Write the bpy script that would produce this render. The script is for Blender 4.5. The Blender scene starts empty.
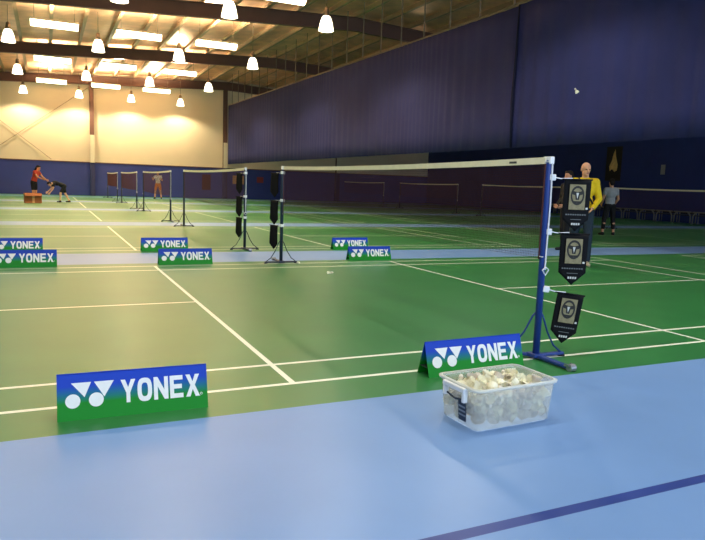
import bpy, bmesh, math, random
from mathutils import Vector, Matrix, Quaternion
random.seed(7)
SC = bpy.context.scene
COL = SC.collection
PI = math.pi

# ------------------------------------------------------------------ materials
def lin(c):
    return tuple(((v/255)/12.92 if v/255 <= .04045 else ((v/255+.055)/1.055)**2.4) for v in c)

def mat(name, rgb, rough=.6, metal=0., spec=.5, noise=0., nscale=8., bump=0., bscale=60., emit=None, estr=0.):
    m = bpy.data.materials.new(name); m.use_nodes = True
    nt = m.node_tree; b = nt.nodes['Principled BSDF']
    c = lin(rgb) + (1,)
    b.inputs['Base Color'].default_value = c
    b.inputs['Roughness'].default_value = rough
    b.inputs['Metallic'].default_value = metal
    b.inputs['Specular IOR Level'].default_value = spec
    tc = nt.nodes.new('ShaderNodeTexCoord')
    if noise:
        n = nt.nodes.new('ShaderNodeTexNoise'); n.inputs['Scale'].default_value = nscale; n.inputs['Detail'].default_value = 4
        r = nt.nodes.new('ShaderNodeValToRGB')
        r.color_ramp.elements[0].position = .3; r.color_ramp.elements[1].position = .7
        r.color_ramp.elements[0].color = tuple(v*(1-noise) for v in c[:3]) + (1,)
        r.color_ramp.elements[1].color = tuple(min(1, v*(1+noise)) for v in c[:3]) + (1,)
        nt.links.new(tc.outputs['Object'], n.inputs['Vector'])
        nt.links.new(n.outputs['Fac'], r.inputs['Fac'])
        nt.links.new(r.outputs['Color'], b.inputs['Base Color'])
    if bump:
        n2 = nt.nodes.new('ShaderNodeTexNoise'); n2.inputs['Scale'].default_value = bscale
        bp = nt.nodes.new('ShaderNodeBump'); bp.inputs['Strength'].default_value = bump
        nt.links.new(tc.outputs['Object'], n2.inputs['Vector'])
        nt.links.new(n2.outputs['Fac'], bp.inputs['Height'])
        nt.links.new(bp.outputs['Normal'], b.inputs['Normal'])
    if emit:
        b.inputs['Emission Color'].default_value = lin(emit) + (1,)
        b.inputs['Emission Strength'].default_value = estr
    return m

M = {}
M['green'] = mat('court_green', (50,122,64), .34, spec=.42, noise=.08, nscale=1.5, bump=.03, bscale=90)
M['blue_floor'] = mat('walkway_blue', (116,154,206), .36, spec=.36, noise=.05, nscale=1.2, bump=.03, bscale=90)
M['line'] = mat('line_white', (240,244,226), .4)
M['navy_line'] = mat('line_navy', (42,66,140), .4, noise=.1, nscale=3)
M['wall_beige'] = mat('wall_beige', (222,206,174), .75, noise=.03, nscale=.6)
M['wall_blue'] = mat('wall_blue', (32,50,124), .6, noise=.08, nscale=1)
M['col_blue'] = mat('column_blue', (22,32,84), .6, noise=.08, nscale=1)
M['wall_dark'] = mat('wall_navy_dark', (28,50,118), .7, noise=.1, nscale=1)
M['steel_brown'] = mat('steel_brown', (92,62,50), .6, noise=.1, nscale=2)
M['steel_tan'] = mat('steel_tan', (164,138,106), .5, noise=.1, nscale=2)
M['white_pipe'] = mat('pipe_white', (224,212,180), .5, noise=.04, nscale=3)
M['foil'] = mat('roof_foil', (236,188,150), .42, metal=.55, noise=.25, nscale=1.3, bump=.6, bscale=4)
M['curtain'] = mat('curtain_navy', (46,51,98), .9, spec=.2, noise=.10, nscale=.8)
M['curtain_fold_shade'] = mat('curtain_fold_shade', (26,28,52), .9, spec=.2, noise=.1, nscale=3)  # darker curtain colour, carries the shade of the seam fold
M['rod'] = mat('rod_grey', (120,104,84), .5, metal=.3, noise=.05, nscale=9)
M['post_blue'] = mat('post_blue', (30,60,134), .4, noise=.06, nscale=5)
M['post_dark'] = mat('post_dark', (30,44,66), .45, noise=.06, nscale=5)
M['rubber'] = mat('rubber_dark', (28,30,34), .7, noise=.1, nscale=20)
M['grey_metal'] = mat('grey_metal', (150,155,160), .35, metal=.6, noise=.05, nscale=20)
M['net'] = mat('net_maroon', (74,34,40), .8, noise=.08, nscale=20)
M['tape'] = mat('net_tape', (232,226,196), .7, noise=.05, nscale=12)
M['tape_mark'] = mat('net_tape_mark', (60,62,60), .7, noise=.05, nscale=12)
M['cord'] = mat('white_cord', (222,224,228), .6, noise=.05, nscale=30)
M['pen_black'] = mat('pennant_black', (11,12,14), .8, spec=.2, noise=.15, nscale=30)
M['pen_gold'] = mat('pennant_gold', (138,128,92), .7, noise=.2, nscale=40)
M['pen_ink'] = mat('pennant_ink', (36,36,30), .7, noise=.1, nscale=40)
M['pen_white'] = mat('pennant_white', (205,205,195), .6, noise=.05, nscale=40)
M['pen_grey'] = mat('pennant_grey', (96,100,98), .6, noise=.05, nscale=40)
M['print_white'] = mat('print_white', (236,236,230), .5, noise=.03, nscale=30)
M['corflute_inner'] = mat('sheet_inner', (40,64,52), .6, noise=.05, nscale=20)
M['cream'] = mat('feather_cream', (255,248,220), .75, noise=.06, nscale=40)
M['cream_old'] = mat('feather_old', (214,206,190), .8, noise=.12, nscale=40)
M['cork'] = mat('cork_white', (232,228,214), .55, noise=.05, nscale=60)
M['cork_band'] = mat('cork_band', (206,196,176), .55, noise=.05, nscale=60)
M['clip_white'] = mat('clip_white', (232,234,232), .35, noise=.03, nscale=30)
M['clip_dark'] = mat('clip_dark', (30,44,66), .5, noise=.06, nscale=30)
M['card'] = mat('cardboard', (150,92,52), .85, noise=.08, nscale=8)
M['card_tape'] = mat('parcel_tape', (206,160,104), .4, noise=.05, nscale=9)
M['bench'] = mat('bench_grey', (118,120,122), .5, noise=.06, nscale=9)
M['bench_seat'] = mat('bench_seat', (30,34,46), .6, noise=.08, nscale=9)
M['poster_dark'] = mat('poster_dark', (18,22,22), .6, noise=.2, nscale=6)
M['poster_gold'] = mat('poster_gold', (222,190,120), .6, noise=.15, nscale=6)
M['notice'] = mat('notice_cream', (198,150,104), .7, noise=.1, nscale=9)
M['notice_red'] = mat('notice_red', (120,44,44), .7, noise=.1, nscale=9)
M['notice_brown'] = mat('notice_brown', (66,30,28), .7, noise=.1, nscale=9)
M['lamp_cap'] = mat('lamp_cap', (96,84,70), .5, metal=.4, noise=.05, nscale=20)
M['lamp_glow'] = mat('lamp_glow', (255,246,222), .4, emit=(255,240,206), estr=5.0, noise=.02)
M['tube_glow'] = mat('tube_glow', (255,246,222), .4, emit=(255,236,190), estr=9.0, noise=.02)
M['fixture'] = mat('fixture_body', (214,204,180), .5, noise=.04, nscale=9)
for nm, c in dict(skin=(206,154,122), skin_tan=(190,136,104), hair=(26,20,18), yellow=(206,176,26), jeans=(30,44,58), shoe_lt=(170,160,140),
                  black=(20,20,24), white=(206,206,204), grey=(146,150,152), red=(178,62,44), orange=(206,120,60), shoe=(40,40,44), lips=(150,80,74), eye=(24,20,20), shorts=(26,28,32), dark_top=(26,26,32), pale=(214,170,140)).items():
    M[nm] = mat('cloth_'+nm if nm not in ('skin','skin_tan','pale','hair','lips','eye') else 'body_'+nm, c, .75, spec=.25, noise=.07, nscale=14)

def translucent(name, rgb, tr=.45):
    m = bpy.data.materials.new(name); m.use_nodes = True; nt = m.node_tree
    out = nt.nodes['Material Output']; nt.nodes.remove(nt.nodes['Principled BSDF'])
    c = lin(rgb)+(1,)
    t = nt.nodes.new('ShaderNodeBsdfTransparent'); t.inputs['Color'].default_value = (.95,.96,.96,1)
    tl = nt.nodes.new('ShaderNodeBsdfTranslucent'); tl.inputs['Color'].default_value = c
    df = nt.nodes.new('ShaderNodeBsdfDiffuse'); df.inputs['Color'].default_value = c
    gl = nt.nodes.new('ShaderNodeBsdfGlossy'); gl.inputs['Roughness'].default_value = .22
    a = nt.nodes.new('ShaderNodeMixShader'); a.inputs[0].default_value = .72
    nt.links.new(tl.outputs[0], a.inputs[1]); nt.links.new(df.outputs[0], a.inputs[2])
    b = nt.nodes.new('ShaderNodeMixShader')
    n = nt.nodes.new('ShaderNodeTexNoise'); n.inputs['Scale'].default_value = 9
    tc = nt.nodes.new('ShaderNodeTexCoord'); nt.links.new(tc.outputs['Object'], n.inputs['Vector'])
    mr = nt.nodes.new('ShaderNodeMapRange'); mr.inputs['To Min'].default_value = tr-.06; mr.inputs['To Max'].default_value = tr+.06
    nt.links.new(n.outputs['Fac'], mr.inputs['Value']); nt.links.new(mr.outputs['Result'], b.inputs[0])
    nt.links.new(a.outputs[0], b.inputs[1]); nt.links.new(t.outputs[0], b.inputs[2])
    fr = nt.nodes.new('ShaderNodeValue'); fr.outputs[0].default_value = .06
    c2 = nt.nodes.new('ShaderNodeMixShader'); nt.links.new(fr.outputs[0], c2.inputs[0])
    nt.links.new(b.outputs[0], c2.inputs[1]); nt.links.new(gl.outputs[0], c2.inputs[2])
    nt.links.new(c2.outputs[0], out.inputs['Surface'])
    return m
M['tub'] = translucent('tub_plastic', (252,249,236), .75)
M['tub_rim'] = translucent('tub_rim_plastic', (232,238,234), .25)

def banner_mat():
    m = bpy.data.materials.new('board_print'); m.use_nodes = True; nt = m.node_tree; b = nt.nodes['Principled BSDF']
    tc = nt.nodes.new('ShaderNodeTexCoord'); sp = nt.nodes.new('ShaderNodeSeparateXYZ'); r = nt.nodes.new('ShaderNodeValToRGB')
    mr = nt.nodes.new('ShaderNodeMapRange'); mr.inputs['From Max'].default_value = .238
    nt.links.new(tc.outputs['Object'], sp.inputs[0]); nt.links.new(sp.outputs['Z'], mr.inputs['Value']); nt.links.new(mr.outputs['Result'], r.inputs['Fac'])
    e = r.color_ramp.elements
    e[0].position = .36; e[0].color = lin((12,132,30))+(1,)
    e[1].position = .72; e[1].color = lin((22,64,180))+(1,)
    nt.links.new(r.outputs['Color'], b.inputs['Base Color']); b.inputs['Roughness'].default_value = .45; b.inputs['Specular IOR Level'].default_value = .2
    return m
M['board'] = banner_mat()

# ------------------------------------------------------------------ mesh helpers
class MB:
    def __init__(s): s.v = []; s.f = []; s.mi = []
    def add(s, vs, fs, mi=0):
        o = len(s.v); s.v += [tuple(v) for v in vs]; s.f += [tuple(i+o for i in f) for f in fs]; s.mi += [mi]*len(fs)
    def box(s, a, b, mi=0, T=None):
        (x0,y0,z0),(x1,y1,z1) = a, b
        vs = [Vector(p) for p in ((x0,y0,z0),(x1,y0,z0),(x1,y1,z0),(x0,y1,z0),(x0,y0,z1),(x1,y0,z1),(x1,y1,z1),(x0,y1,z1))]
        if T: vs = [T @ v for v in vs]
        s.add(vs, [(0,3,2,1),(4,5,6,7),(0,1,5,4),(1,2,6,5),(2,3,7,6),(3,0,4,7)], mi)
    def tube(s, pts, r, n=8, mi=0, caps=True):
        pts = [Vector(p) for p in pts]; rs = r if isinstance(r, (list,tuple)) else [r]*len(pts)
        rings = []; up = None
        for i, p in enumerate(pts):
            d = (pts[min(i+1,len(pts)-1)] - pts[max(i-1,0)]).normalized()
            if up is None: up = Vector((0,0,1)) if abs(d.z) < .9 else Vector((1,0,0))
            a = d.cross(up)
            if a.length < 1e-4: a = d.orthogonal()
            a.normalize(); b = a.cross(d).normalized(); up = b
            rings.append([p + (a*math.cos(2*PI*k/n) + b*math.sin(2*PI*k/n))*rs[i] for k in range(n)])
        vs = [q for g in rings for q in g]; fs = []
        for i in range(len(pts)-1):
            for k in range(n): fs.append((i*n+k, i*n+(k+1)%n, (i+1)*n+(k+1)%n, (i+1)*n+k))
        if caps: fs += [tuple(range(n-1,-1,-1)), tuple((len(pts)-1)*n+k for k in range(n))]
        s.add(vs, fs, mi)
    def lathe(s, prof, n=20, T=None, mi=0, cap0=False, cap1=False):
        vs = []; fs = []
        for (r, z) in prof:
            for k in range(n):
                v = Vector((r*math.cos(2*PI*k/n), r*math.sin(2*PI*k/n), z)); vs.append(T @ v if T else v)
        for i in range(len(prof)-1):
            for k in range(n): fs.append((i*n+k, i*n+(k+1)%n, (i+1)*n+(k+1)%n, (i+1)*n+k))
        if cap0: fs.append(tuple(range(n-1,-1,-1)))
        if cap1: fs.append(tuple((len(prof)-1)*n+k for k in range(n)))
        s.add(vs, fs, mi)
    def prism(s, poly, d, T, mi=0):
        n = len(poly)
        vs = [T @ Vector((x, 0, z)) for x, z in poly] + [T @ Vector((x, d, z)) for x, z in poly]
        s.add(vs, [tuple(range(n)), tuple(range(2*n-1, n-1, -1))] + [(i, n+i, n+(i+1)%n, (i+1)%n) for i in range(n)], mi)
    def ball(s, c, r, T=None, n=12, mi=0):
        rr = r if isinstance(r, (tuple,list)) else (r,r,r); m = n//2+1; vs = []; fs = []
        for i in range(1, m):
            t = PI*i/m
            for k in range(n): vs.append(Vector((rr[0]*math.sin(t)*math.cos(2*PI*k/n), rr[1]*math.sin(t)*math.sin(2*PI*k/n), rr[2]*math.cos(t))))
        vs += [Vector((0,0,rr[2])), Vector((0,0,-rr[2]))]
        if T: vs = [T @ v for v in vs]
        vs = [v + Vector(c) for v in vs]
        for i in range(m-2):
            for k in range(n): fs.append((i*n+k, (i+1)*n+k, (i+1)*n+(k+1)%n, i*n+(k+1)%n))
        for k in range(n):
            fs.append((len(vs)-2, k, (k+1)%n)); fs.append((len(vs)-1, (m-2)*n+(k+1)%n, (m-2)*n+k))
        s.add(vs, fs, mi)
    def mesh(s, name, mats, smooth=False):
        me = bpy.data.meshes.new(name); me.from_pydata(s.v, [], s.f)
        for m in (mats if isinstance(mats, (list,tuple)) else [mats]): me.materials.append(m)
        me.polygons.foreach_set('material_index', s.mi)
        if smooth: me.polygons.foreach_set('use_smooth', [True]*len(me.polygons))
        me.update(); return me
    def build(s, name, mats, parent=None, smooth=False, bevel=0, recalc=True):
        me = s.mesh(name, mats, smooth)
        if recalc:
            bm = bmesh.new(); bm.from_mesh(me); bmesh.ops.recalc_face_normals(bm, faces=bm.faces); bm.to_mesh(me); bm.free()
        return link(name, me, parent, bevel)

def link(name, me, parent=None, bevel=0):
    o = bpy.data.objects.new(name, me); COL.objects.link(o)
    if parent: o.parent = parent
    if bevel:
        b = o.modifiers.new('bevel', 'BEVEL'); b.width = bevel; b.segments = 2; b.limit_method = 'ANGLE'
    return o
def tag(o, label=None, cat=None, group=None, kind=None):
    if label: o['label'] = label
    if cat: o['category'] = cat
    if group: o['group'] = group
    if kind: o['kind'] = kind
    return o
def empty(name, loc=(0,0,0), rz=0, **k):
    o = bpy.data.objects.new(name, None); COL.objects.link(o); o.location = loc; o.rotation_euler = (0,0,rz); o.empty_display_size = .1
    return tag(o, **k)
def struct(o, label=None):
    return tag(o, label=label, cat=None, kind='structure')
CH = {}
def copy_tree(o, parent=None):
    c = o.copy(); COL.objects.link(c)
    if parent: c.parent = parent
    for ch in list(o.children): copy_tree(ch, c)
    return c

# ------------------------------------------------------------------ the hall
X0, X1, Y0, Y1, RIDGE = -8.7, 25.5, -8.5, 43.5, 8.4
PITCH = 8.30
def roof(x): return 8.0 + .05*x if x < RIDGE else 8.0 + .05*RIDGE - .05*(x-RIDGE)

def hall():
    # floor: one sheet divided into green courts, blue walkways and painted lines
    xb = {X0, X1}; yb = {Y0, Y1, -1.985, -1.925}
    for cx in (0, 16):
        for sgn in (-1, 1):
            for a in (1.96, 2.0, 5.90, 5.94, 6.66, 6.70): xb.add(cx + sgn*a)
    ly = (-.414, 0, .04, .46, .50, 3.03, 3.07, 5.60, 5.64, 6.06, 6.10, 6.42)
    for k in range(5):
        for a in ly: yb.add(k*PITCH + a)
    yb.add(41.3)
    xs = sorted(x for x in xb if X0 <= x <= X1); ys = sorted(yb)
    def kind(x, y):
        if y < -.414: return 3 if -1.985 < y < -1.925 else 1
        k = min(4, int((y + .414)//PITCH)); l = y - k*PITCH
        if l > 6.42: return 1 if y < 41.3 else 0
        for cx in (0, 16):
            d = abs(x-cx)
            if d < 6.70 and 0 < l < 6.10:
                for a, b in ((0,.04),(.46,.50),(5.60,5.64),(6.06,6.10)):
                    if a < l < b: return 2
                for a, b in ((1.96,2.0),(5.90,5.94),(6.66,6.70)):
                    if a < d < b: return 2
                if 3.03 < l < 3.07 and d > 1.96: return 2
        return 0
    mb = MB(); n = len(xs)
    vs = [(x,y,0) for y in ys for x in xs]; mb.v = vs
    for j in range(len(ys)-1):
        for i in range(n-1):
            mb.f.append((j*n+i, j*n+i+1, (j+1)*n+i+1, (j+1)*n+i))
            mb.mi.append(kind((xs[i]+xs[i+1])/2, (ys[j]+ys[j+1])/2))
    struct(mb.build('floor', [M['green'], M['blue_floor'], M['line'], M['navy_line']]))
    # far wall: blue below, beige panels above
    mb = MB(); mb.box((X0,Y1,0),(X1,Y1+.2,2.2), 0)
    poly = [(X0,2.2),(X1,2.2),(X1,roof(X1)),(RIDGE,roof(RIDGE)),(X0,roof(X0))]
    mb.prism(poly, .2, Matrix.Translation((0,Y1,0)), 1)
    struct(mb.build('wall_far', [M['wall_blue'], M['wall_beige']]))
    mb = MB(); mb.box((X0-.2,Y0,0),(X0,Y1+.2,2.2),0); mb.box((X0-.2,Y0,2.2),(X0,Y1+.2,roof(X0)),1)
    struct(mb.build('wall_left', [M['wall_blue'], M['wall_beige']]))
    mb = MB(); mb.box((X1,Y0,0),(X1+.2,Y1+.2,roof(X1)),0)
    struct(mb.build('wall_right', [M['wall_dark']]))
    # ledge where the blue paint meets the beige panels
    mb = MB(); mb.box((X0,Y1-.03,2.17),(X1,Y1+.0,2.23)); struct(mb.build('trim_1', M['steel_brown']))
    # roof sheeting
    mb = MB()
    for xa, xc in ((X0-.2,RIDGE),(RIDGE,X1+.2)):
        mb.prism([(xa,roof(xa)),(xc,roof(xc)),(xc,roof(xc)+.12),(xa,roof(xa)+.12)], Y1-Y0+.4, Matrix.Translation((0,Y0-.2,0)))
    struct(mb.build('ceiling', M['foil']))
    # purlins along the hall
    x = X0 + .5
    while x < X1:
        z = roof(x); mb = MB()
        mb.box((x-.035,Y0,z-.16),(x+.035,Y1-.01,z-.001)); mb.box((x-.07,Y0,z-.175),(x+.07,Y1-.01,z-.16))
        struct(mb.build('roof_purlin', M['steel_tan'])); x += 1.28
    # rafters (I-beams) across the hall, haunched ends
    for y in (.8, 11.3, 21.9, 32.5, 43.2):
        for xa, xc in ((X0,RIDGE),(RIDGE,X1)):
            mb = MB()
            def bar(o0, o1, hw):
                za, zc = roof(xa), roof(xc)
                p = [(xa,za-o0),(xc,zc-o0),(xc,zc-o1),(xa,za-o1)]
                mb.prism(p, 2*hw, Matrix.Translation((0,y-hw,0)))
            bar(.18,.21,.11); bar(.21,.69,.02); bar(.69,.73,.11)
            struct(mb.build('roof_beam', M['steel_brown']))
    # columns on the far wall
    for x in (-8.55, -.62, 8.3, 17.2):
        mb = MB(); zt = roof(x)-.72
        mb.box((x-.13,Y1-.30,2.2),(x+.13,Y1-.27,zt),0); mb.box((x-.02,Y1-.27,2.2),(x+.02,Y1-.04,zt),0); mb.box((x-.13,Y1-.04,2.2),(x+.13,Y1-.01,zt),0)
        mb.box((x-.15,Y1-.32,0),(x+.15,Y1-.01,2.2),1)
        mb.box((x-.14,Y1-.36,2.2),(x+.14,Y1-.30,4.0),2)
        struct(mb.build('wall_column', [M['steel_brown'], M['col_blue'], M['white_pipe']]))
    # wind bracing rods between two columns
    for a, b in (((-.6,7.2),(-7.0,2.3)), ((-8.4,6.5),(-3.1,2.3))):
        mb = MB(); mb.tube([(a[0],Y1-.12,a[1]),(b[0],Y1-.12,b[1])], .022, 6)
        struct(mb.build('brace_rod_beam', M['steel_tan']))
hall()

# ------------------------------------------------------------------ lamps
WARM = (1.0, .81, .53)
def light(name, kind, parent, loc, energy, color, size=.2, cone=None, rot=(0,0,0)):
    l = bpy.data.lights.new(name, kind); l.energy = energy; l.color = color
    if kind in ('POINT','SPOT'): l.shadow_soft_size = size
    if cone: l.spot_size = cone; l.spot_blend = .4
    o = bpy.data.objects.new(name, l); COL.objects.link(o); o.parent = parent; o.location = loc; o.rotation_euler = rot
    return o
ZL = 6.45
def make_bell():
    r = empty('high_bay_lamp')
    mb = MB(); prof = [(.09,.24),(.12,.225),(.155,.16),(.19,.06),(.215,-.06),(.24,-.19),(.25,-.22)]
    mb.lathe(prof + [(p[0]-.008, p[1]-.004) for p in prof[::-1]], 24)
    mb.build('shade', M['lamp_glow'], r, smooth=True)
    mb = MB(); mb.lathe([(0,.50),(.05,.50),(.07,.47),(.085,.33),(.10,.27),(.09,.235)], 16); mb.build('ballast', M['lamp_cap'], r, smooth=True)
    light('lamp_light', 'SPOT', r, (0,0,-.30), LAMP_W, WARM, .09, math.radians(150))
    return r
LAMP_W = 500; NEAR_W = 330; WALK_W = 300; DIM_W = 110
rows = [(-.6,'added unseen row over the blue walkway'),(7.7,'added unseen row above the view'),(16.5,'row at the top of the view'),(24.9,'third row from the far wall'),(33.6,'second row from the far wall'),(42.15,'row against the far wall')]  # walkway row and the row above the view are unseen, added for light
cols = [(-4.6,'leftmost of the'),(-1.42,'second from left of the'),(1.74,'third from left of the'),(4.92,'rightmost of the')]
bell = None
for y, rw in rows:
    for x, cw in cols:
        if y > 10 and False: continue
        if bell is None: bell = make_bell(); o = bell
        else: o = copy_tree(bell)
        o.location = (x, y, ZL)
        for ch in o.children:
            if ch.type == 'LIGHT':
                ch.data = ch.data.copy(); ch.data.energy = LAMP_W if y > 10 else NEAR_W if y > 5 else WALK_W; ch.data.color = WARM if y > 10 or (y > 5 and x < 0) else (1,.95,.86)
        mb = MB(); mb.tube([(0,0,.49),(0,0,roof(x)-.18-ZL)], .012, 6); mb.build('hanging_cord', M['rod'], o)
        tag(o, f'white bell lamp, {cw} {rw}', 'lamp', 'bell lamps hanging from the roof')
hp = 0
for y, nm in ((7.7,'first'),(15.9,'second'),(24.1,'third')):  # unseen bells added to brighten the floor beyond the curtain
    for x, cw in ((12.6,'curtain side'),(19.4,'wall side')):
        o = copy_tree(bell); o.location = (x, y, ZL)
        for ch in o.children:
            if ch.type == 'LIGHT': ch.data = ch.data.copy(); ch.data.energy = DIM_W; ch.data.color = (1,.88,.68); ch.data.spot_size = math.radians(105)
        mb = MB(); mb.tube([(0,0,.49),(0,0,roof(x)-.18-ZL)], .012, 6); mb.build('hanging_cord', M['rod'], o)
        tag(o, f'added unseen bell lamp beyond the curtain, {nm} pair, {cw}', 'lamp', 'added unseen bell lamps beyond the curtain')
DIM = 0
def make_batten():
    r = empty('linear_ceiling_light')
    mb = MB(); mb.box((-.85,-.24,.03),(.85,.24,.10)); mb.build('housing', M['fixture'], r, bevel=.01)
    mb = MB(); n = 8
    poly = [(.23*math.cos(PI+PI*k/n), .03+.21*math.sin(PI+PI*k/n)) for k in range(n+1)]
    vs = [(-.83,a,b) for a,b in poly] + [(.83,a,b) for a,b in poly]; m = n+1
    mb.add(vs, [(i,i+1,m+i+1,m+i) for i in range(n)] + [tuple(range(m)), tuple(range(2*m-1,m-1,-1)), (0,m,2*m-1,m-1)])
    mb.build('diffuser', M['tube_glow'], r, smooth=False)
    light('batten_light', 'SPOT', r, (0,0,.14), UP_W, WARM, .25, math.radians(165), (PI,0,0))
    return r
UP_W = 1900
lrows = [(16.2,'added unseen row above the view'),(24.4,'front row'),(32.7,'middle row'),(41.0,'back row by the far wall')]
lcols = [(-3.0,'left'),(.1,'middle'),(3.2,'right')]
bat = None
for y, rw in lrows:
    for x, cw in lcols:
        if bat is None: bat = make_batten(); o = bat
        else: o = copy_tree(bat)
        o.location = (x, y, 7.0)
        for s in (-.7, .7):
            mb = MB(); mb.tube([(s,0,.10),(s,0,roof(x+s)-7.0-.01)], .01, 6); mb.build('hanging_rod', M['rod'], o)
        tag(o, f'long glowing ceiling light, {cw} one in the {rw}', 'ceiling light', 'long linear lights under the roof')

# ------------------------------------------------------------------ divider curtain
def curtain(ya, yb, label, zb=2.44, zt=6.12, seed=0, xo=8.0, seam=False):
    rnd = random.Random(seed); r = empty('divider_curtain', (xo, ya, 0), label=label, cat='curtain', group='navy divider curtains')
    L = yb-ya; n = int(L/.055); ph = 0; mb = MB(); rowsz = 7; offs = []
    for i in range(n+1):
        ph += .055*2*PI/(.42+.22*math.sin(i*.037+seed)+.1*rnd.random()); offs.append((.017*math.sin(ph), .02*rnd.random()+.02*math.sin(i*.09)))
    for j in range(rowsz):
        t = j/(rowsz-1)
        for i in range(n+1):
            y = L*i/n; a, b = offs[i]
            z = zb + (zt + .0085*(ya+y-10) - zb)*t
            mb.v.append((a*(1.15-.55*t) + b*(1-t), y + .02*math.sin(3*t+i*.2), z))
    for j in range(rowsz-1):
        for i in range(n):
            mb.f.append((j*(n+1)+i, j*(n+1)+i+1, (j+1)*(n+1)+i+1, (j+1)*(n+1)+i)); mb.mi.append(1 if j == -1 else 0)
    c = mb.build('cloth', [M['curtain'], M['curtain_fold_shade']], r, smooth=True, recalc=False)
    s = c.modifiers.new('thick', 'SOLIDIFY'); s.thickness = .006
    zl = lambda y: zt + .0085*(ya+y-10)
    mb = MB(); mb.tube([(0,0,zl(0)+.03),(0,L,zl(L)+.03)], .03, 8); mb.build('curtain_rail', M['rod'], r)
    if seam:
        mb = MB(); mb.tube([(-.02,L-.02,zl(L)),(-.05,L-.05,zb+2.4),(-.04,L+.02,zb+1.2),(-.03,L-.03,zb)], [.02,.035,.04,.03], 8)  # shadow line between the panels, put in as a dark tube of cloth
        tag(mb.build('edge_fold', M['curtain_fold_shade'], r, smooth=True), 'gathered fold at the seam, its shade put in as darker cloth')
    y = .4
    while y < L:
        mb = MB(); mb.tube([(0,y,zl(y)+.05),(0,y,roof(8.0)-.01)], .022, 6); mb.build('hanging_rod', M['rod'], r); y += 1.55
    return r
curtain(10.44, 41.2, 'long navy divider curtain high over the courts, reaching back towards the beige wall', seed=1)
curtain(-6.0, 10.52, 'navy divider curtain panel on the camera side of the dark vertical seam', seed=5, xo=7.93, seam=True)

# ------------------------------------------------------------------ nets and posts
H = 1.55
def make_post(material, left=PI):
    # local: net leaves towards +Y, the long foot points to -Y
    r = empty('net_post')
    mb = MB(); mb.lathe([(.0265,.03),(.0265,1.50),(.024,1.52),(.018,1.535)], 16, cap0=True, cap1=True); mb.build('pole', material, r, smooth=True)
    mb = MB()
    for a in (0, left): mb.box((0,-.022,.012),(.27,.022,.034), 0, Matrix.Rotation(a, 4, 'Z'))
    mb.box((-.026,-.36,.012),(.026,.0,.036)); mb.box((-.055,-.055,.012),(.055,.055,.042))
    mb.build('base', material, r, bevel=.006)
    for a in (0, left):
        Z = Matrix.Rotation(a, 4, 'Z'); s = 1
        mb = MB(); mb.tube([Z @ Vector(q) for q in ((.024,0,.36),(.045,0,.33),(.10,0,.20),(.17,0,.09),(.245,0,.034))], .007, 8); mb.build('brace', material, r, smooth=True)
        mb = MB(); mb.lathe([(.028,0),(.03,.004),(.03,.012)], 12, Z @ Matrix.Translation((.255,0,0)), cap0=True, cap1=True); mb.build('rubber_foot', M['rubber'], r)
    mb = MB(); mb.tube([(-.025,-.385,.028),(.025,-.385,.028)], .028, 14); mb.box((-.03,-.39,.03),(-.025,-.34,.05)); mb.box((.025,-.39,.03),(.03,-.34,.05)); mb.build('caster', M['grey_metal'], r)
    mb = MB(); mb.box((-.02,-.03,1.50),(.02,.05,1.555)); mb.tube([(-.03,.03,1.515),(.03,.03,1.515)], .014, 10); mb.build('top_pulley', M['clip_white'], r, bevel=.004)
    mb = MB(); mb.tube([(.0,-.033,1.51),(.004,-.036,1.2),(.0,-.034,.85),(.0,-.033,.70)], .006, 6); mb.tube([(.0,-.04,.72),(.03,-.04,.70),(.0,-.04,.66),(-.03,-.04,.70),(.0,-.04,.72)], .006, 6)
    mb.build('tension_cord', M['cord'], r)
    return r
posts = {}
def place_post(kind, loc, rz, label, group):
    if kind not in posts: posts[kind] = make_post(M['post_blue'], math.radians(132)) if kind == 'b' else make_post(M['post_dark']); o = posts[kind]
    else: o = copy_tree(posts[kind])
    o.location = loc; o.rotation_euler = (0,0,rz)
    return tag(o, label, 'net post', group)

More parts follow.
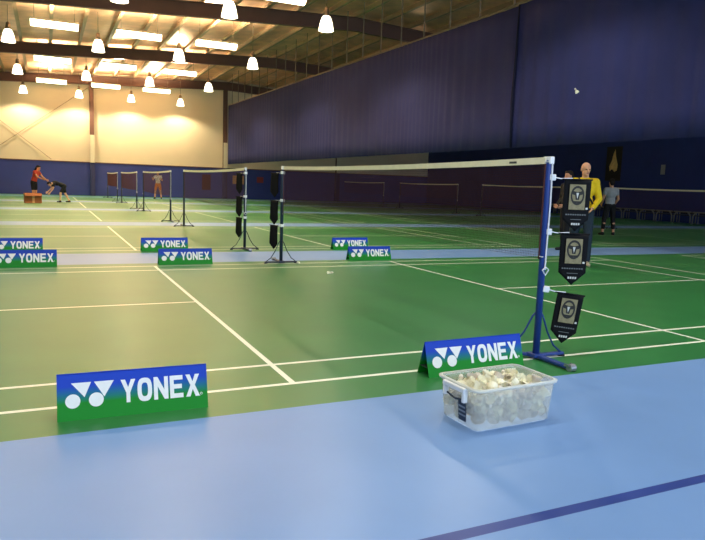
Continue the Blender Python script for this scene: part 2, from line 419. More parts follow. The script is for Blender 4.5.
NET = {}
def net_meshes():
    L = 6.02; mb = MB(); q = .00085
    def strand(a, b, ax):
        a, b = Vector(a), Vector(b); d = (b-a).normalized()
        u = Vector((1,0,0)); w = d.cross(u).normalized()
        c = [u*q+w*0, w*q, -u*q, -w*q]
        vs = [a+k for k in c] + [b+k for k in c]
        mb.add(vs, [(i,(i+1)%4,4+(i+1)%4,4+i) for i in range(4)])
    sag = lambda y: -.026*(1-((y-L/2)/(L/2))**2)
    n = 300; zb = .79
    for i in range(n+1):
        y = L*i/n; strand((0,y,zb+sag(y)),(0,y,1.52+sag(y)),0)
    for j in range(38):
        z = zb + .72*j/37
        for s in range(12):
            ya, yb_ = L*s/12, L*(s+1)/12; strand((0,ya,z+sag(ya)),(0,yb_,z+sag(yb_)),1)
    NET['mesh'] = mb.mesh('net_mesh', M['net'])
    mb = MB(); m = 24
    for s in (-.006, .006):
        pass
    for i in range(m):
        ya, yb_ = L*i/m, L*(i+1)/m; za, zc = 1.55+sag(ya), 1.55+sag(yb_)
        vs = [(-.006,ya,za),(.006,ya,za),(.006,ya,za-.05),(-.006,ya,za-.05),(-.006,yb_,zc),(.006,yb_,zc),(.006,yb_,zc-.05),(-.006,yb_,zc-.05)]
        mb.add(vs, [(0,1,5,4),(1,2,6,5),(2,3,7,6),(3,0,4,7)] + ([(0,3,2,1)] if i == 0 else []) + ([(4,5,6,7)] if i == m-1 else []))
    NET['tape'] = mb.mesh('net_tape', M['tape'])
    mb = MB(); mb.box((-.0075,.33,1.508),(.0075,.42,1.524)); NET['mark'] = mb.mesh('tape_mark', M['tape_mark'])
    mb = MB(); mb.box((-.004,-.006,.78),(.004,.006,1.5)); NET['edge'] = mb.mesh('net_edge', M['net'])
    mb = MB(); mb.tube([(0,0,0),(0,.045,0)], .004, 6); NET['tie'] = mb.mesh('tie_cord', M['cord'])
net_meshes()
def place_net(x, y, label, group, mark=True):
    r = empty('badminton_net', (x, y+.04, 0), label=label, cat='badminton net', group=group)
    link('netting', NET['mesh'], r); t = link('top_tape', NET['tape'], r); L = 6.02
    for ya in (0, L):
        link('side_band', NET['edge'], r).location = (0, ya, 0)
        for z in (1.515, .80): link('tie_cord', NET['tie'], r).location = (0, -.045 if ya == 0 else L, z)
    if mark: link('tape_mark', NET['mark'], t)
    return r
ordn = ['nearest court', 'second court from the camera', 'third court from the camera', 'fourth court from the camera', 'fifth court, by the far wall']
for k in range(5):
    y = k*PITCH; o = ordn[k]
    place_net(0, y, f'maroon badminton net with white top tape across the {o}', 'nets in the long row of courts', k == 0)
    kd = 'b' if k == 0 else 'd'
    place_post(kd, ((.03, .03, 0) if k == 0 else (0, y-.02, 0)), 0, ('blue net post with braced foot beside the plastic tub, hung with three pennants' if k == 0 else f'dark net post, camera end of the net on the {o}'), 'net posts in the long row')
    place_post('d', (0, y+6.12, 0), PI, f'dark net post, far end of the net on the {o}', 'net posts in the long row')
rn = {1:'first', 2:'second', 3:'third', 4:'fourth'}
for k in (1,2,3,4):
    y = k*PITCH; o = f'{rn[k]} visible net from the right edge'
    place_net(16, y, f'dim badminton net beyond the curtain, {o}', 'nets in the dim hall beyond the curtain', False)
    if k > 1: place_post('d', (16, y-.02, 0), 0, f'dark post at the camera end of the dim {o}', 'net posts in the dim hall')
    if k < 4: place_post('d', (16, y+6.12, 0), PI, f'dark post at the far end of the dim {o}', 'net posts in the dim hall')

# ------------------------------------------------------------------ pennants
def make_pennant(w=.205, h=.39):
    # local: hangs from its top edge at z=0, width along +X from x=0, face to -Y
    r = empty('hanging_pennant')
    tip = h; sh = h*.76; nx, nz = 8, 12
    def surf(u, v):   # u 0..1 across, v 0..1 down
        d = sh + (tip-sh)*(1-abs(2*u-1))
        return Vector((w*u, .006*math.sin(u*5+v*3), -d*v))
    mb = MB()
    for j in range(nz+1):
        for i in range(nx+1): mb.v.append(tuple(surf(i/nx, j/nz)))
    for j in range(nz):
        for i in range(nx): mb.f.append((j*(nx+1)+i, (j+1)*(nx+1)+i, (j+1)*(nx+1)+i+1, j*(nx+1)+i+1)); mb.mi.append(0)
    c = mb.build('cloth', M['pen_black'], r, smooth=True, recalc=False)
    s = c.modifiers.new('thick', 'SOLIDIFY'); s.thickness = .004; s.offset = 0
    T = Matrix.Translation((0,-.0105,0))
    mb = MB(); mb.box((w*.20,-.0015,-.225),(w*.80,.0015,-.035), 0, T); p = mb.build('print_panel', M['pen_gold'], r)
    mb = MB(); T2 = Matrix.Translation((w*.5,-.013,-.118)) @ Matrix.Scale(1.25, 4); n = 20
    ring = []
    for k in range(n):
        a, b = 2*PI*k/n, 2*PI*(k+1)/n
        mb.add([T2 @ Vector((q*math.cos(t)*.9, 0, q*math.sin(t)*1.25)) for t in (a,b) for q in (.036,.047)], [(0,1,3,2)], 0)
    mb.prism([(-.036,.030),(0,.020),(.036,.030),(.030,.006),(.014,.002),(.010,-.026),(-.010,-.026),(-.014,.002),(-.030,.006)], .001, T2, 0)
    mb.prism([(-.024,-.034),(.024,-.034),(.018,-.044),(-.018,-.044)], .001, T2, 0)
    mb.prism([(-.008,.016),(.008,.016),(.0,-.020)], .001, Matrix.Translation((0,-.001,0)) @ T2, 1)
    mb.build('emblem', [M['pen_ink'], M['pen_white']], p, recalc=False)
    mb = MB(); T3 = Matrix.Translation((0,-.0125,0))
    for k in range(9): mb.box((w*(.10+.088*k),0,-.268),(w*(.165+.088*k),.001,-.258), 1, T3)
    mb.box((w*.30,0,-.302),(w*.70,.001,-.297), 1, T3)
    for k in range(4): mb.box((w*(.34+.085*k),0,-.342),(w*(.40+.085*k),.001,-.326), 0, T3)
    mb.build('printed_text', [M['pen_white'], M['pen_grey']], r)
    mb = MB(); mb.box((w*.84,0,-.222),(w*.92,.001,-.208), 0, T3); mb.build('printed_mark', M['pen_white'], r)
    mb = MB(); mb.tube([(-.02,0,.002),(w+.01,0,.002)], .006, 8); mb.build('top_rod', M['pen_black'], r, smooth=True)
    mb = MB(); mb.tube([(-.075,.0,.012),(-.03,.0,.004),(.06,0,.010)], .0045, 6); mb.build('hanging_cord', M['cord'], r)
    mb = MB(); mb.box((-.125,-.028,-.012),(-.075,.028,.035)); mb.build('clip', M['clip_white'], r, bevel=.006)
    return r
pen = None
def pennant(loc, rz, tilt, label, group):
    global pen
    if pen is None: pen = make_pennant(); o = pen
    else: o = copy_tree(pen)
    o.location = loc; o.rotation_euler = (0, tilt, rz); return tag(o, label, 'pennant', group)
# clip sits around the pole, so the pennant origin lies .1 out from it
def hang(px, py, z, rz, tilt, label, group):
    d = Vector((math.cos(rz), math.sin(rz), 0))
    return pennant((px+d.x*.098, py+d.y*.098, z), rz, tilt, label, group)
g = 'pennants on the near blue post'
hang(.055, .02, 1.39, -.40, .0, 'black pointed pennant with gold print, topmost of the three on the near blue post', g)
hang(.055, .02, .98, -.52, .0, 'black pointed pennant with gold print, middle of the three on the near blue post', g)
hang(.065, .015, .525, -.42, .12, 'black pointed pennant hanging tilted, lowest of the three on the near blue post', g)
for (py, rz, nm) in ((6.12, 1.92, 'far post of the nearest net'), (8.28, 1.9, 'near post of the second net')):
    for z, w_ in ((1.44,'topmost'),(1.0,'middle'),(.60,'lowest')):
        hang(0, py, z, rz, 0, f'small dark pennant, {w_} on the {nm}', 'pennants on the posts beyond')

# ------------------------------------------------------------------ sponsor boards
def letters():
    s = .24
    return {
     'Y': [[(0,1),(.30,1),(.5,.66),(.70,1),(1,1),(.63,.42),(.63,0),(.37,0),(.37,.42)]],
     'N': [[(0,0),(0,1),(.27,1),(.73,.42),(.73,1),(1,1),(1,0),(.73,0),(.27,.58),(.27,0)]],
     'E': [[(0,0),(0,1),(.92,1),(.92,.8),(.28,.8),(.28,.61),(.85,.61),(.85,.41),(.28,.41),(.28,.2),(.94,.2),(.94,0)]],
     'X': [[(0,1),(.31,1),(.5,.68),(.69,1),(1,1),(.66,.51),(1,0),(.69,0),(.5,.33),(.31,0),(0,0),(.34,.51)]],
    }
def make_board(w):
    h, dep = .238, .075; r = empty('sponsor_board')
    for side, nm in ((-1,'front_panel'),(1,'back_panel')):
        lean = math.atan2(dep, h); Lp = math.hypot(dep, h)
        # panel frame: x across, z up along the sheet, y outwards is -
        T = Matrix.Translation((0, -dep, 0)) @ Matrix.Rotation(-lean, 4, 'X')
        if side == 1: T = Matrix.Rotation(PI, 4, 'Z') @ T
        mb = MB(); mb.box((-w/2,0,0),(w/2,.004,Lp), 0, T)
        p = mb.build(nm, M['board'], r)
        def P(fx, fz): return ((fx-.5)*w, fz*Lp)
        Tt = T @ Matrix.Translation((0,-.0012,0))
        mb = MB(); x = .405; lw, gap = .098, .0125
        for ch in 'YONEX':
            f = lambda q: P(x + q[0]*lw, .28 + q[1]*.5)
            if ch == 'O':
                n = 28; ou = []; inn = []
                for k in range(n):
                    t = 2*PI*k/n; c, s_ = math.cos(t), math.sin(t)
                    e = lambda v: math.copysign(abs(v)**.72, v)
                    ou.append(f((.5+.5*e(c), .5+.515*e(s_)))); inn.append(f((.5+.22*e(c), .5+.30*e(s_))))
                for k in range(n):
                    m = (k+1)%n; mb.prism([ou[k],ou[m],inn[m],inn[k]], .0012, Tt)
            else:
                poly = letters()[ch][0]; mb.prism([f(q) for q in poly], .0012, Tt)
            x += lw + gap
        # small registered mark
        cx, cz = .955, .33; n = 12
        for k in range(n):
            a, b = 2*PI*k/n, 2*PI*(k+1)/n
            mb.prism([P(cx+q*math.cos(t), cz+q*3.2*math.sin(t)) for t, q in ((a,.009),(b,.009),(b,.006),(a,.006))], .0012, Tt)
        mb.build('lettering', M['print_white'], p, recalc=False)
        mb = MB()
        for tri in ([(.088,.79),(.215,.79),(.172,.475)], [(.233,.79),(.362,.79),(.298,.455)]):
            mb.prism([P(*q) for q in tri], .0012, Tt)
        for c in ((.098,.405),(.246,.405)):
            n = 24; mb.prism([((c[0]-.5)*w+.0475*w*math.cos(2*PI*k/n), c[1]*Lp+.0475*w*math.sin(2*PI*k/n)) for k in range(n)], .0016, Tt)
        mb.build('emblem', M['print_white'], p, recalc=False)
    # dark ridge fold and inner ties
    mb = MB(); mb.box((-w/2+.004,-.05,.06),(w/2-.004,.05,.064)); mb.build('spreader_sheet', M['corflute_inner'], r)
    return r
proto = {}
def board(xl, xr, y, rz, label, group='folded sponsor boards along the courts'):
    w = round(xr-xl, 2)
    if w not in proto: proto[w] = make_board(w); o = proto[w]
    else: o = copy_tree(proto[w])
    o.location = ((xl+xr)/2, y, 0); o.rotation_euler = (0,0,rz); tag(o, label, 'sponsor board', group)
board(-3.385,-2.59,-.165, -.03, 'large blue and green folded sponsor board alone on the near green edge')
board(-1.07,-.23,-.085, .03, 'blue and green folded sponsor board right behind the plastic tub')
board(-1.90,-1.09,6.27, .0, 'small folded board on the near side of the walkway, on the centre white line')
board(-1.91,-1.09,8.22, .02, 'small folded board on the far side of the walkway, behind the centre one')
board(1.30,2.12,6.36, .0, 'small folded board on the near side of the walkway, right of the net posts')
board(1.76,2.55,8.14, .02, 'small folded board on the far side of the walkway, right of the net posts')
board(-4.11,-3.30,6.30, .0, 'small folded board at the left edge, on the near side of the walkway')
board(-4.30,-3.49,8.20, .0, 'small folded board at the left edge, on the far side of the walkway')

# ------------------------------------------------------------------ tub of shuttlecocks
def shuttle_meshes(fmat):
    sk = MB(); n = 14
    for k in range(n):
        a = 2*PI*k/n; ca, sa = math.cos(a), math.sin(a); ta = Vector((-sa, ca, 0)); ra = Vector((ca, sa, 0))
        # quill then vane, slightly twisted
        def pt(t, off, tw=0): return ra*(.011+(.032-.011)*t + tw) + ta*off + Vector((0,0,.012+.062*t))
        w = .0100
        sk.add([pt(0,-.0012),pt(0,.0012),pt(.45,.0012),pt(.45,-.0012)], [(0,1,2,3)])
        sk.add([pt(.42,-.002,.0),pt(.42,.002,.0),pt(.62,w*.8,.001),pt(.9,w*.85,.001),pt(1.0,.002,0),pt(.9,-w*.85,-.001),pt(.62,-w*.8,-.001)], [(0,1,2,3,4,5,6)])
    for zz, rr in ((.30,.0176),(.42,.0202)):
        pts = [(rr*math.cos(2*PI*k/14), rr*math.sin(2*PI*k/14), .012+.062*zz) for k in range(15)]; sk.tube(pts, .0009, 4, caps=False)
    ck = MB(); ck.lathe([(.0005,-.0135),(.006,-.0125),(.0105,-.008),(.0128,-.001),(.0128,.006)], 14, mi=0, cap0=True); ck.lathe([(.0129,.006),(.0129,.011),(.0128,.0125),(.0005,.0125)], 14, mi=1)
    return sk.mesh('feather_skirt', fmat), ck.mesh('cork_head', [M['cork'], M['cork_band']], smooth=True)
SH = [shuttle_meshes(M['cream']), shuttle_meshes(M['cream_old'])]
def shuttle(loc, rot, v, label, group=None):
    o = link('shuttlecock', SH[v][0]); o.location = loc; o.rotation_euler = rot; tag(o, label, 'shuttlecock', group)
    link('cork', SH[v][1], o); return o
TUBC = (-1.104, -.955); TUBR = .045
def tub():
    r = empty('storage_tub', (TUBC[0], TUBC[1], 0), TUBR, label='clear plastic storage tub filled with shuttlecocks on the blue floor', cat='storage tub')
    hb = (.264,.158); ht = (.284,.176); h = .240; th = .0035; n = 5
    def ring(hx, hy, z, rad):
        out = []
        for sx, sy, a0 in ((1,1,0),(-1,1,PI/2),(-1,-1,PI),(1,-1,3*PI/2)):
            for k in range(n+1):
                a = a0 + PI/2*k/n; out.append((sx*(hx-rad)+rad*math.cos(a), sy*(hy-rad)+rad*math.sin(a), z))
        return out
    def lerp(t): return (hb[0]+(ht[0]-hb[0])*t, hb[1]+(ht[1]-hb[1])*t)
    mb = MB(); m = 4*(n+1)
    rings = [ring(hb[0]-.012,hb[1]-.012,.0,.03), ring(hb[0],hb[1],.012,.035)] + [ring(*lerp(t), h*t, .04) for t in (.3,.6,.9,1)]
    inner = [ring(lerp(t)[0]-th, lerp(t)[1]-th, h*t, .038) for t in (1,.9,.6,.3)] + [ring(hb[0]-th,hb[1]-th,.014,.033), ring(hb[0]-.014,hb[1]-.014,.004,.028)]
    R = rings + inner
    for q in R: mb.v += q
    for i in range(len(R)-1):
        for k in range(m): mb.f.append((i*m+k, i*m+(k+1)%m, (i+1)*m+(k+1)%m, (i+1)*m+k)); mb.mi.append(0)
    mb.f.append(tuple(range(m-1,-1,-1))); mb.mi.append(0)
    mb.f.append(tuple((len(R)-1)*m+k for k in range(m))); mb.mi.append(0)
    mb.build('tub_body', M['tub'], r, smooth=True)
    mb = MB(); Q = [ring(ht[0]+.001,ht[1]+.001,h-.012,.042), ring(ht[0]+.012,ht[1]+.012,h-.012,.05), ring(ht[0]+.014,ht[1]+.014,h,.05), ring(ht[0]-.004,ht[1]-.004,h+.002,.04)]
    for q in Q: mb.v += q
    for i in range(len(Q)-1):
        for k in range(m): mb.f.append((i*m+k, i*m+(k+1)%m, (i+1)*m+(k+1)%m, (i+1)*m+k)); mb.mi.append(0)
    mb.build('tub_rim', M['tub_rim'], r, smooth=True)
    # clip handle on the left end and the dark barred sticker under it
    hx = lambda z: -(hb[0]+(ht[0]-hb[0])*z/h)
    mb = MB()
    for s in (-1, 1): mb.box((hx(.2)-.030,s*.085-.012,.150),(hx(.2)-.002,s*.085+.012,.226))
    mb.box((hx(.2)-.034,-.097,.205),(hx(.2)-.004,.097,.232)); mb.build('clip_handle', M['clip_white'], r, bevel=.006)
    mb = MB(); mb.tube([(hx(.17)-.012,.088,.20),(hx(.17)-.016,.08,.165),(hx(.17)-.016,.0,.150),(hx(.17)-.016,-.08,.165),(hx(.17)-.012,-.088,.20)], .006, 6); mb.build('clip_wire', M['clip_dark'], r, smooth=True)
    mb = MB(); a = math.atan2(ht[0]-hb[0], h); T = Matrix.Translation((-hb[0]-.0012,0,0)) @ Matrix.Rotation(-a, 4, 'Y')
    mb.box((-.003,-.075,.035),(0,-.01,.145), 0, T)
    for z in (.062,.086,.110): mb.box((-.0036,-.072,z),(-.0028,-.013,z+.010), 1, T)
    mb.build('sticker', [M['clip_dark'], M['grey_metal']], r)
tub()
def fill():
    ca, sa = math.cos(TUBR), math.sin(TUBR); pos = []
    z = .045; layer = 0
    for layer, (nx, ny, z, v) in enumerate(((9,5,.034,1),(9,5,.068,1),(9,5,.102,0),(9,5,.138,0),(9,5,.176,0),(7,4,.206,0))):
        t = z/.24; lx, ly = .260+.020*t-.036, .154+.018*t-.036; ax, ay = lx-.012, ly-.010
        if layer == 5: ax *= .82; ay *= .74
        for i in range(nx):
            for j in range(ny):
                if layer < 4 and not (i == 0 or i == nx-1 or j < 2): continue
                x = -ax+2*ax*i/(nx-1) + random.uniform(-.012,.012); y = -ay+2*ay*j/(ny-1) + random.uniform(-.01,.01)
                d = Vector((random.uniform(-1,1), random.uniform(-1,1), random.uniform(-.2,1.1))).normalized()
                if layer < 4 and j == 0: d = Vector((random.uniform(-.8,.8), random.uniform(-1,.3), random.uniform(-.4,1))).normalized()
                c = Vector((x, y, z + random.uniform(-.008,.008)))
                for ii, lim in ((0,lx),(1,ly)):
                    if d[ii] > 0: hi, lo = d[ii]*.044, d[ii]*.044
                    else: hi, lo = -d[ii]*.044, -d[ii]*.044
                    m_ = lim + .034 - abs(d[ii])*.044 - .034*math.sqrt(max(0,1-d[ii]**2))
                    c[ii] = max(-m_, min(m_, c[ii]))
                c.z = max(c.z, .012 + abs(d.z)*.044 + .034*math.sqrt(max(0,1-d.z**2)))
                pos.append((c - d*.030, d, v))
    for p, d, v in pos:
        q = Vector((0,0,1)).rotation_difference(d); wx = Vector((TUBC[0]+p.x*ca-p.y*sa, TUBC[1]+p.x*sa+p.y*ca, p.z))
        shuttle(wx, q.to_euler(), v if random.random() < .8 else 1-v, 'used feather shuttlecock heaped in the clear plastic tub', 'shuttlecocks in the tub')
fill()
def lying(x, y, rz, label):
    shuttle((x, y, .0215), (0, PI/2+.29, rz), 0, label, 'loose shuttlecocks on the court')
lying(.24, 6.0, 1.0, 'white shuttlecock lying on the court by the foot of the far net post')
lying(.34, 4.80, 2.4, 'white shuttlecock lying alone on the green of the nearest court')
shuttle((4.0, 4.07, 2.88), (2.55, 0, .55), 0, 'shuttlecock in flight, small against the navy curtain')

# ------------------------------------------------------------------ far objects
def carton():
    r = empty('cardboard_box', (-4.0, 29.2, 0), .12, label='brown cardboard box on the court in front of the stooping player', cat='box')
    mb = MB(); w, d, h, t = .345, .26, .44, .012
    mb.box((-w,-d,0),(w,d,t)); mb.box((-w,-d,t),(w,-d+t,h)); mb.box((-w,d-t,t),(w,d,h)); mb.box((-w,-d+t,t),(-w+t,d-t,h)); mb.box((w-t,-d+t,t),(w,d-t,h))
    mb.build('carton', M['card'], r)
    for s in (-1, 1):
        T = Matrix.Translation((0,s*d,h)) @ Matrix.Rotation(-s*2.2, 4, 'X')
        mb = MB(); mb.box((-w,-.005,0),(w,.005,.2), 0, T); mb.build('flap', M['card'], r)
    mb = MB(); mb.box((-.05,-d-.002,.01),(.05,-d,h)); mb.build('tape_strip', M['card_tape'], r)
carton()
def bench(y, i):
    r = empty('waiting_bench', (24.5, y, 0))
    w = .95
    mb = MB(); mb.box((-.2,-w/2+.02,.40),(.2,w/2-.02,.44)); mb.build('seat', M['bench_seat'], r, bevel=.01)
    mb = MB(); mb.box((.17,-w/2+.06,.47),(.20,w/2-.06,.58)); mb.build('backrest', M['bench_seat'], r, bevel=.01)
    mb = MB(); mb.tube([(-.21,-w/2,.58),(-.21,w/2,.58)], .028, 8); mb.build('rail', M['bench'], r)
    for s in (-1, 1):
        mb = MB(); mb.tube([(-.21,s*(w/2-.02),0),(-.21,s*(w/2-.03),.38),(-.21,s*(w/2-.10),.50),(-.21,s*(w/2-.20),.57)], .03, 8); mb.build('leg', M['bench'], r, smooth=True); mb = MB(); mb.tube([(.18,s*(w/2-.03),0),(.18,s*(w/2-.03),.6)], .02, 8); mb.build('leg', M['bench'], r, smooth=True)
    return r
bp = None
nth = ['first','second','third','fourth','fifth','sixth','seventh','eighth','ninth','tenth','eleventh','twelfth']
for i in range(12):
    y = 15.9 + 1.03*i
    if bp is None: bp = bench(y, i); o = bp
    else: o = copy_tree(bp)
    o.location = (24.5, y, 0)
    tag(o, f'low grey bench along the dark wall, {nth[i]} from the right edge', 'bench', 'benches along the dark wall')
def wall_panel(name, cx, cz, w, h, m, label, cat, face='far', m2=None):
    mb = MB()
    if face == 'far': mb.box((cx-w/2,Y1-.012,cz-h/2),(cx+w/2,Y1-.001,cz+h/2))
    else: mb.box((X1-.02,cx-w/2,cz-h/2),(X1-.001,cx+w/2,cz+h/2))
    o = mb.build(name, m); tag(o, label, cat); return o
wall_panel('wall_notice', 9.4, 1.40, .95, .62, M['notice'], 'tan notice on the far blue wall between the second and first nets', 'notice')
wall_panel('wall_notice', 11.0, 1.45, .5, .42, M['notice_red'], 'small dark red notice on the far wall beside the first far post', 'notice')
wall_panel('wall_poster', 7.0, 1.15, .62, 1.1, M['notice_brown'], 'dark brown poster on the far blue wall seen through the second net', 'poster')
def flame():
    r = empty('wall_poster', (X1, 23.6, 3.05), label='tall dark poster with pale flame shape high on the dark wall', cat='poster')
    mb = MB(); mb.box((-.02,-.55,-1.0),(-.001,.55,.9)); mb.build('sheet', M['poster_dark'], r)
    T = Matrix.Translation((-.024,0,0)) @ Matrix.Rotation(PI/2, 4, 'Z')
    mb = MB(); mb.prism([(-.28,-.42),(-.30,-.1),(-.14,.35),(-.06,.75),(.06,.45),(.14,.1),(.30,-.2),(.24,-.46),(.08,-.35),(-.1,-.5)], .003, T); mb.build('pale_figure', M['poster_gold'], r)
flame()
wall_panel('wall_socket_box', 20.3, 2.65, .26, .5, M['grey_metal'], 'small pale box mounted high on the dark right wall', 'wall box', 'right')

# ------------------------------------------------------------------ people
def remesh(mb, name, m, voxel, parent, smooth_it=3):
    me = mb.mesh(name+'_raw', m)
    o = bpy.data.objects.new(name+'_raw', me); COL.objects.link(o)
    md = o.modifiers.new('r', 'REMESH'); md.mode = 'VOXEL'; md.voxel_size = voxel; md.use_smooth_shade = True
    if smooth_it:
        sm = o.modifiers.new('s', 'SMOOTH'); sm.iterations = smooth_it; sm.factor = .5
    dg = bpy.context.evaluated_depsgraph_get()
    me2 = bpy.data.meshes.new_from_object(o.evaluated_get(dg)); me2.name = name
    bpy.data.objects.remove(o); bpy.data.meshes.remove(me)
    me2.materials.clear(); me2.materials.append(m)
    me2.polygons.foreach_set('use_smooth', [True]*len(me2.polygons))
    return link(name, me2, parent)
def cap(mb, a, ra, b, rb):
    a, b = Vector(a), Vector(b); mb.ball(a, ra); mb.ball(b, rb); mb.tube([a,b], [ra,rb], 12)
def lerpv(a, b, t): return Vector(a)*(1-t)+Vector(b)*t
def ell(mb, c, r, axis=(0,0,1), side=None):
    ax = Vector(axis).normalized(); sd = Vector(side or (1,0,0)); sd = (sd - ax*sd.dot(ax)).normalized(); fw = ax.cross(sd)
    T = Matrix((sd, fw, ax)).transposed()
    mb.ball(c, r, T, 16)

BASE = dict(pelvis=(0,0,.95), belly=(0,.01,1.10), chest=(0,0,1.30), neck=(0,-.01,1.49), head=(0,.015,1.65),
            shL=(-.175,-.01,1.43), elL=(-.225,-.03,1.14), wrL=(-.235,.05,.90), shR=(.175,-.01,1.43), elR=(.225,-.03,1.14), wrR=(.235,.05,.90),
            hiL=(-.09,0,.92), knL=(-.10,.02,.50), anL=(-.11,-.02,.08), hiR=(.09,0,.92), knR=(.10,.02,.50), anR=(.11,-.02,.08))
def person(label, loc, facing, pose, skin, top, bottom, shoe, hair, sleeve=.5, leglen=1.0, scale=1.0, voxel=.011, look=0, nod=0, longhair=False, bald=False, group=None, strap=False, toes=None):
    """Local frame: the person faces +Y, right hand on +X."""
    J = {k: Vector(v) for k, v in {**BASE, **pose}.items()}
    rz = math.atan2(facing[1], facing[0]) - PI/2
    r = empty('person', loc, rz, label=label, cat='person', group=group); r.scale = (scale,)*3
    spine = J['chest']-J['pelvis']; up2 = J['neck']-J['chest']; side = J['shR']-J['shL']
    H_ = Matrix.Translation(J['head']) @ Matrix.Rotation(look, 4, 'Z') @ Matrix.Rotation(-nod, 4, 'X')
    hp = lambda x,y,z: H_ @ Vector((x,y,z))
    H3 = H_.to_3x3()
    def torso(mb, e):
        ell(mb, J['chest']+spine.normalized()*.02, (.165+e,.105+e,.19+e), spine, side); ell(mb, J['belly'], (.14+e,.10+e,.16+e), spine, side)
        cap(mb, J['shL'], .058+e, J['shR'], .058+e)
    def hips(mb, e):
        ell(mb, J['pelvis'], (.158+e,.112+e,.12+e), spine, J['hiR']-J['hiL'])
    b = MB(); torso(b, 0); hips(b, 0)
    cap(b, J['neck']-up2.normalized()*.04, .062, lerpv(J['neck'], J['head'], .55), .054)
    # head: skull, jaw, nose, ears
    b.ball(hp(0,-.005,.035), (.074,.094,.085), H3, 16); b.ball(hp(0,.018,-.04), (.058,.070,.075), H3, 16); b.ball(hp(0,.075,-.085), (.028,.022,.022), H3, 10)
    cap(b, hp(0,.085,.01), .009, hp(0,.105,-.025), .014)
    for s in (-1, 1): b.ball(hp(s*.076,-.005,-.005), (.012,.022,.032), H3, 10)
    for S, sg in (('L',-1),('R',1)):
        cap(b, J['sh'+S], .052, J['el'+S], .040); cap(b, J['el'+S], .040, J['wr'+S], .027)
        d = (J['wr'+S]-J['el'+S]).normalized(); inner = Vector((-sg,0,0)); fwd = Vector((0,1,0)); fwd = (fwd-d*fwd.dot(d)); fwd.normalize(); nrm = d.cross(fwd)*sg
        w = J['wr'+S]; k = w+d*.085
        for o_ in (-.026,-.009,.009,.026): cap(b, w+d*.01+fwd*o_*.6, .018, k+fwd*o_, .014)
        for o_, ln in ((.031,.068),(.010,.078),(-.011,.072),(-.031,.056)):
            p1 = k+fwd*o_; p2 = p1+d*ln*.55-nrm*.006; p3 = p2+d*ln*.40-nrm*.022
            cap(b, p1, .0105, p2, .0098); cap(b, p2, .0098, p3, .0085)
        t1 = w+d*.03+fwd*.03; t2 = t1+d*.035+fwd*.028-nrm*.01; t3 = t2+d*.032+fwd*.004-nrm*.012
        cap(b, t1, .014, t2, .0115); cap(b, t2, .0115, t3, .0095)
        cap(b, J['hi'+S], .088, J['kn'+S], .058); cap(b, J['kn'+S], .056, J['an'+S], .040)
        ca = lerpv(J['kn'+S], J['an'+S], .3)+Vector((0,-.015,0)); b.ball(ca, .058)
    remesh(b, 'body', skin, min(voxel,.0095), r, 2)
    # eyes, brows, mouth
    for s in (-1, 1):
        mb = MB(); mb.ball(hp(s*.031,.083,.008), (.012,.008,.008), H3, 10); mb.build('eye', M['eye'], r, smooth=True)
    mb = MB(); mb.ball(hp(0,.089,-.058), (.024,.008,.007), H3, 10); mb.build('mouth', M['lips'], r, smooth=True)
    # top
    t = MB(); torso(t, .018)
    cap(t, J['belly']+spine.normalized()*-.02, .12, J['pelvis']+spine.normalized()*.05, .128)
    ell(t, J['pelvis']+spine.normalized()*.03, (.166,.122,.10), spine, side)
    if sleeve >= 0:
        for S in 'LR':
            if sleeve <= 1: cap(t, J['sh'+S], .066, lerpv(J['sh'+S], J['el'+S], max(.05,sleeve)), .060)
            else: cap(t, J['sh'+S], .068, J['el'+S], .056); cap(t, J['el'+S], .056, lerpv(J['el'+S], J['wr'+S], .96), .042)
    remesh(t, 'top', top, voxel, r, 3)
    # bottom
    p = MB(); hips(p, .016)
    for S in 'LR':
        if leglen <= .5: cap(p, J['hi'+S], .104, lerpv(J['hi'+S], J['kn'+S], leglen*2), .086)
        else: cap(p, J['hi'+S], .102, J['kn'+S], .074); cap(p, J['kn'+S], .074, lerpv(J['kn'+S], J['an'+S], (leglen-.5)*2*.94), .058)
    remesh(p, 'trousers' if leglen > .6 else 'shorts', bottom, voxel, r, 3)
    # shoes
    for i, S in enumerate('LR'):
        a = J['an'+S]; dr = Vector(((toes or (-.25,.25))[i],1,0)).normalized(); mb = MB()
        base = Vector((a.x, a.y, a.z-.04))
        cap(mb, base-dr*.035, .040, base+dr*.06, .042); cap(mb, base+dr*.06, .040, base+dr*.155+Vector((0,0,-.008)), .032); cap(mb, a, .047, base, .042)
        lo = a.z-.08
        mb.v = [(x,y,max(z,lo)) for x,y,z in mb.v]
        remesh(mb, 'shoe', shoe, .009, r, 2)
    if not bald:
        h = MB(); h.ball(hp(0,-.022,.052), (.084,.092,.085), H3, 16); h.ball(hp(0,-.05,.0), (.078,.062,.09), H3, 16)
        h.ball(hp(0,.045,.095), (.062,.045,.032), H3, 12)
        if longhair:
            cap(h, hp(0,-.075,.0), .062, J['neck']+Vector((0,-.085,.02)), .055); cap(h, J['neck']+Vector((0,-.085,.02)), .055, J['neck']+Vector((0,-.10,-.14)), .035)
        remesh(h, 'hair', hair, .010, r, 2)
    else:
        h = MB(); h.ball(hp(0,-.062,-.005), (.066,.038,.045), H3, 12); remesh(h, 'hair', hair, .010, r, 2)
    if strap:
        mb = MB(); A = J['shR']+Vector((-.07,.0,.072)); Bq = J['pelvis']+Vector((-.19,.03,.06)); pts = []
        for k in range(13):
            q = k/12; c = lerpv(A, Bq, q); pts.append(c+Vector((0,.16*math.sin(PI*min(1,q*1.02))**.4,0)))
        mb.tube(pts, .016, 8); mb.build('shoulder_strap', M['black'], r, smooth=True)
        pts2 = [p_*1 for p_ in pts]
    return r

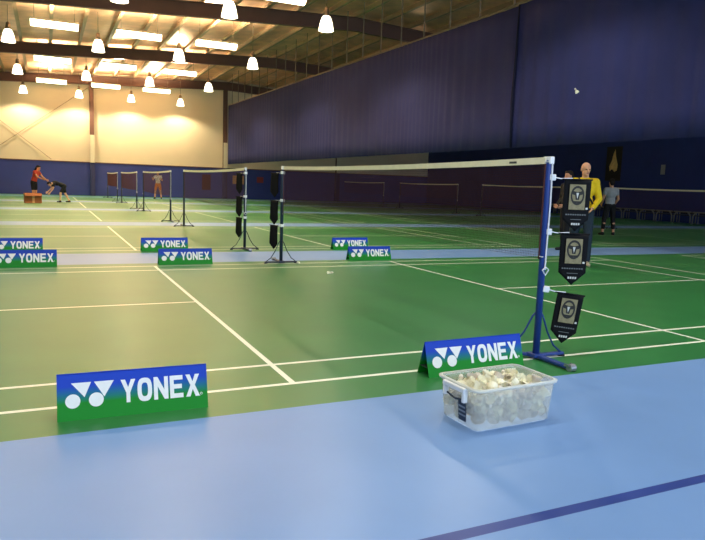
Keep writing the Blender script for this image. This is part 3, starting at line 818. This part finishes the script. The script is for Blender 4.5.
# man in yellow, turned to the woman at his right
person('bald person in yellow top and dark jeans, strap across the chest, standing behind the pennants', (5.28,5.02,0), (-.70,-.70),
       dict(head=(0,.03,1.645), elL=(-.25,-.02,1.15), wrL=(-.16,.17,1.0), elR=(.25,-.06,1.15), wrR=(.25,.05,.90), anL=(-.13,.05,.08), knL=(-.12,.06,.50), anR=(.12,-.05,.08), knR=(.11,0,.5)),
       M['skin'], M['yellow'], M['jeans'], M['shoe_lt'], M['hair'], sleeve=1.5, leglen=1.0, scale=1.04, look=.45, nod=.12, bald=True, strap=True)
person('dark-haired person in black, mostly hidden behind the near post and its pennants', (7.11,7.37,0), (-.9,.1),
       dict(hiL=(-.07,0,.92), hiR=(.07,0,.92), knL=(-.06,.02,.5), knR=(.06,.02,.5), anL=(-.06,-.02,.08), anR=(.06,-.02,.08), elL=(-.21,.0,1.14), elR=(.21,0,1.14), wrL=(-.12,.17,1.02), wrR=(.12,.17,1.02)),
       M['skin_tan'], M['black'], M['black'], M['shoe'], M['hair'], sleeve=1.5, leglen=1.0, scale=1.0, longhair=True)
person('person in pale grey top and cropped dark trousers standing turned away from the camera', (12.75,11.5,0), (.35,.95),
       dict(elL=(-.24,.0,1.15), wrL=(-.20,.16,1.0), elR=(.25,.0,1.15), wrR=(.22,.14,.98), anL=(-.19,-.02,.08), knL=(-.15,.02,.5), anR=(.17,-.02,.08), knR=(.14,.02,.5)),
       M['skin'], M['grey'], M['black'], M['shoe'], M['hair'], sleeve=.45, leglen=.85, voxel=.014)
person('player in white top and orange shorts seen through the third net by the far wall', (3.05,39.6,0), (-.3,-.95),
       dict(elL=(-.27,.05,1.18), wrL=(-.20,.24,1.25), elR=(.30,.03,1.20), wrR=(.30,.22,1.30), anL=(-.2,-.02,.08), knL=(-.16,.05,.5), anR=(.2,-.02,.08), knR=(.16,.05,.5)),
       M['skin'], M['white'], M['orange'], M['shoe'], M['hair'], sleeve=.4, leglen=.38, voxel=.018)
person('player in red top and black shorts standing behind the cardboard box', (-3.95,30.2,0), (.85,-.5),
       dict(belly=(0,.03,1.08), chest=(0,.10,1.27), neck=(0,.17,1.45), head=(0,.23,1.58), shL=(-.17,.14,1.40), shR=(.17,.14,1.40), elL=(-.22,.30,1.18), wrL=(-.18,.50,1.06), elR=(.22,.30,1.18), wrR=(.18,.50,1.10)),
       M['skin_tan'], M['red'], M['black'], M['shoe'], M['hair'], sleeve=.4, leglen=.36, voxel=.014, nod=.35, longhair=True)
person('stooping player in black top bending over towards the cardboard box', (-2.86,30.6,0), (-.95,-.15),
       dict(pelvis=(0,-.22,.86), belly=(0,-.08,.93), chest=(0,.14,1.0), neck=(0,.34,.99), head=(0,.48,.95), shL=(-.17,.28,.97), shR=(.17,.28,.97), elL=(-.2,.36,.70), wrL=(-.16,.50,.50), elR=(.2,.38,.72), wrR=(.14,.55,.55),
            hiL=(-.09,-.22,.84), hiR=(.09,-.22,.84), knL=(-.11,-.02,.47), anL=(-.12,.0,.08), knR=(.12,-.30,.46), anR=(.13,-.50,.08)),
       M['pale'], M['dark_top'], M['shorts'], M['shoe'], M['hair'], sleeve=.45, leglen=.36, voxel=.014, nod=1.0, scale=.9)

# ------------------------------------------------------------------ daylight behind the camera, camera
w = bpy.data.worlds.new('World'); SC.world = w; w.use_nodes = True
w.node_tree.nodes['Background'].inputs['Color'].default_value = (.62,.78,1.0,1)
w.node_tree.nodes['Background'].inputs['Strength'].default_value = 2.4

f, _, cx, cy, cz, yaw, pitch, roll = [651.4646, 0, -3.40445, -3.85249, 1.28986, .439624, .129126, .034770]
sy, cyw, sp, cp = math.sin(yaw), math.cos(yaw), math.sin(pitch), math.cos(pitch)
F = Vector((sy*cp, cyw*cp, -sp)); R0 = Vector((cyw, -sy, 0)); U0 = R0.cross(F)
R = R0*math.cos(roll)+U0*math.sin(roll); U = U0*math.cos(roll)-R0*math.sin(roll)
cam = bpy.data.cameras.new('Camera'); co = bpy.data.objects.new('Camera', cam); COL.objects.link(co)
cam.sensor_width = 36; cam.lens = f/705*36; cam.clip_end = 200
m4 = Matrix((R, U, -F)).transposed().to_4x4(); m4.translation = (cx, cy, cz); co.matrix_world = m4
SC.camera = co
SC.view_settings.view_transform = 'Standard'; SC.view_settings.look = 'None'; SC.view_settings.gamma = 1; SC.view_settings.use_curve_mapping = False
SC.view_settings.exposure = 0.0
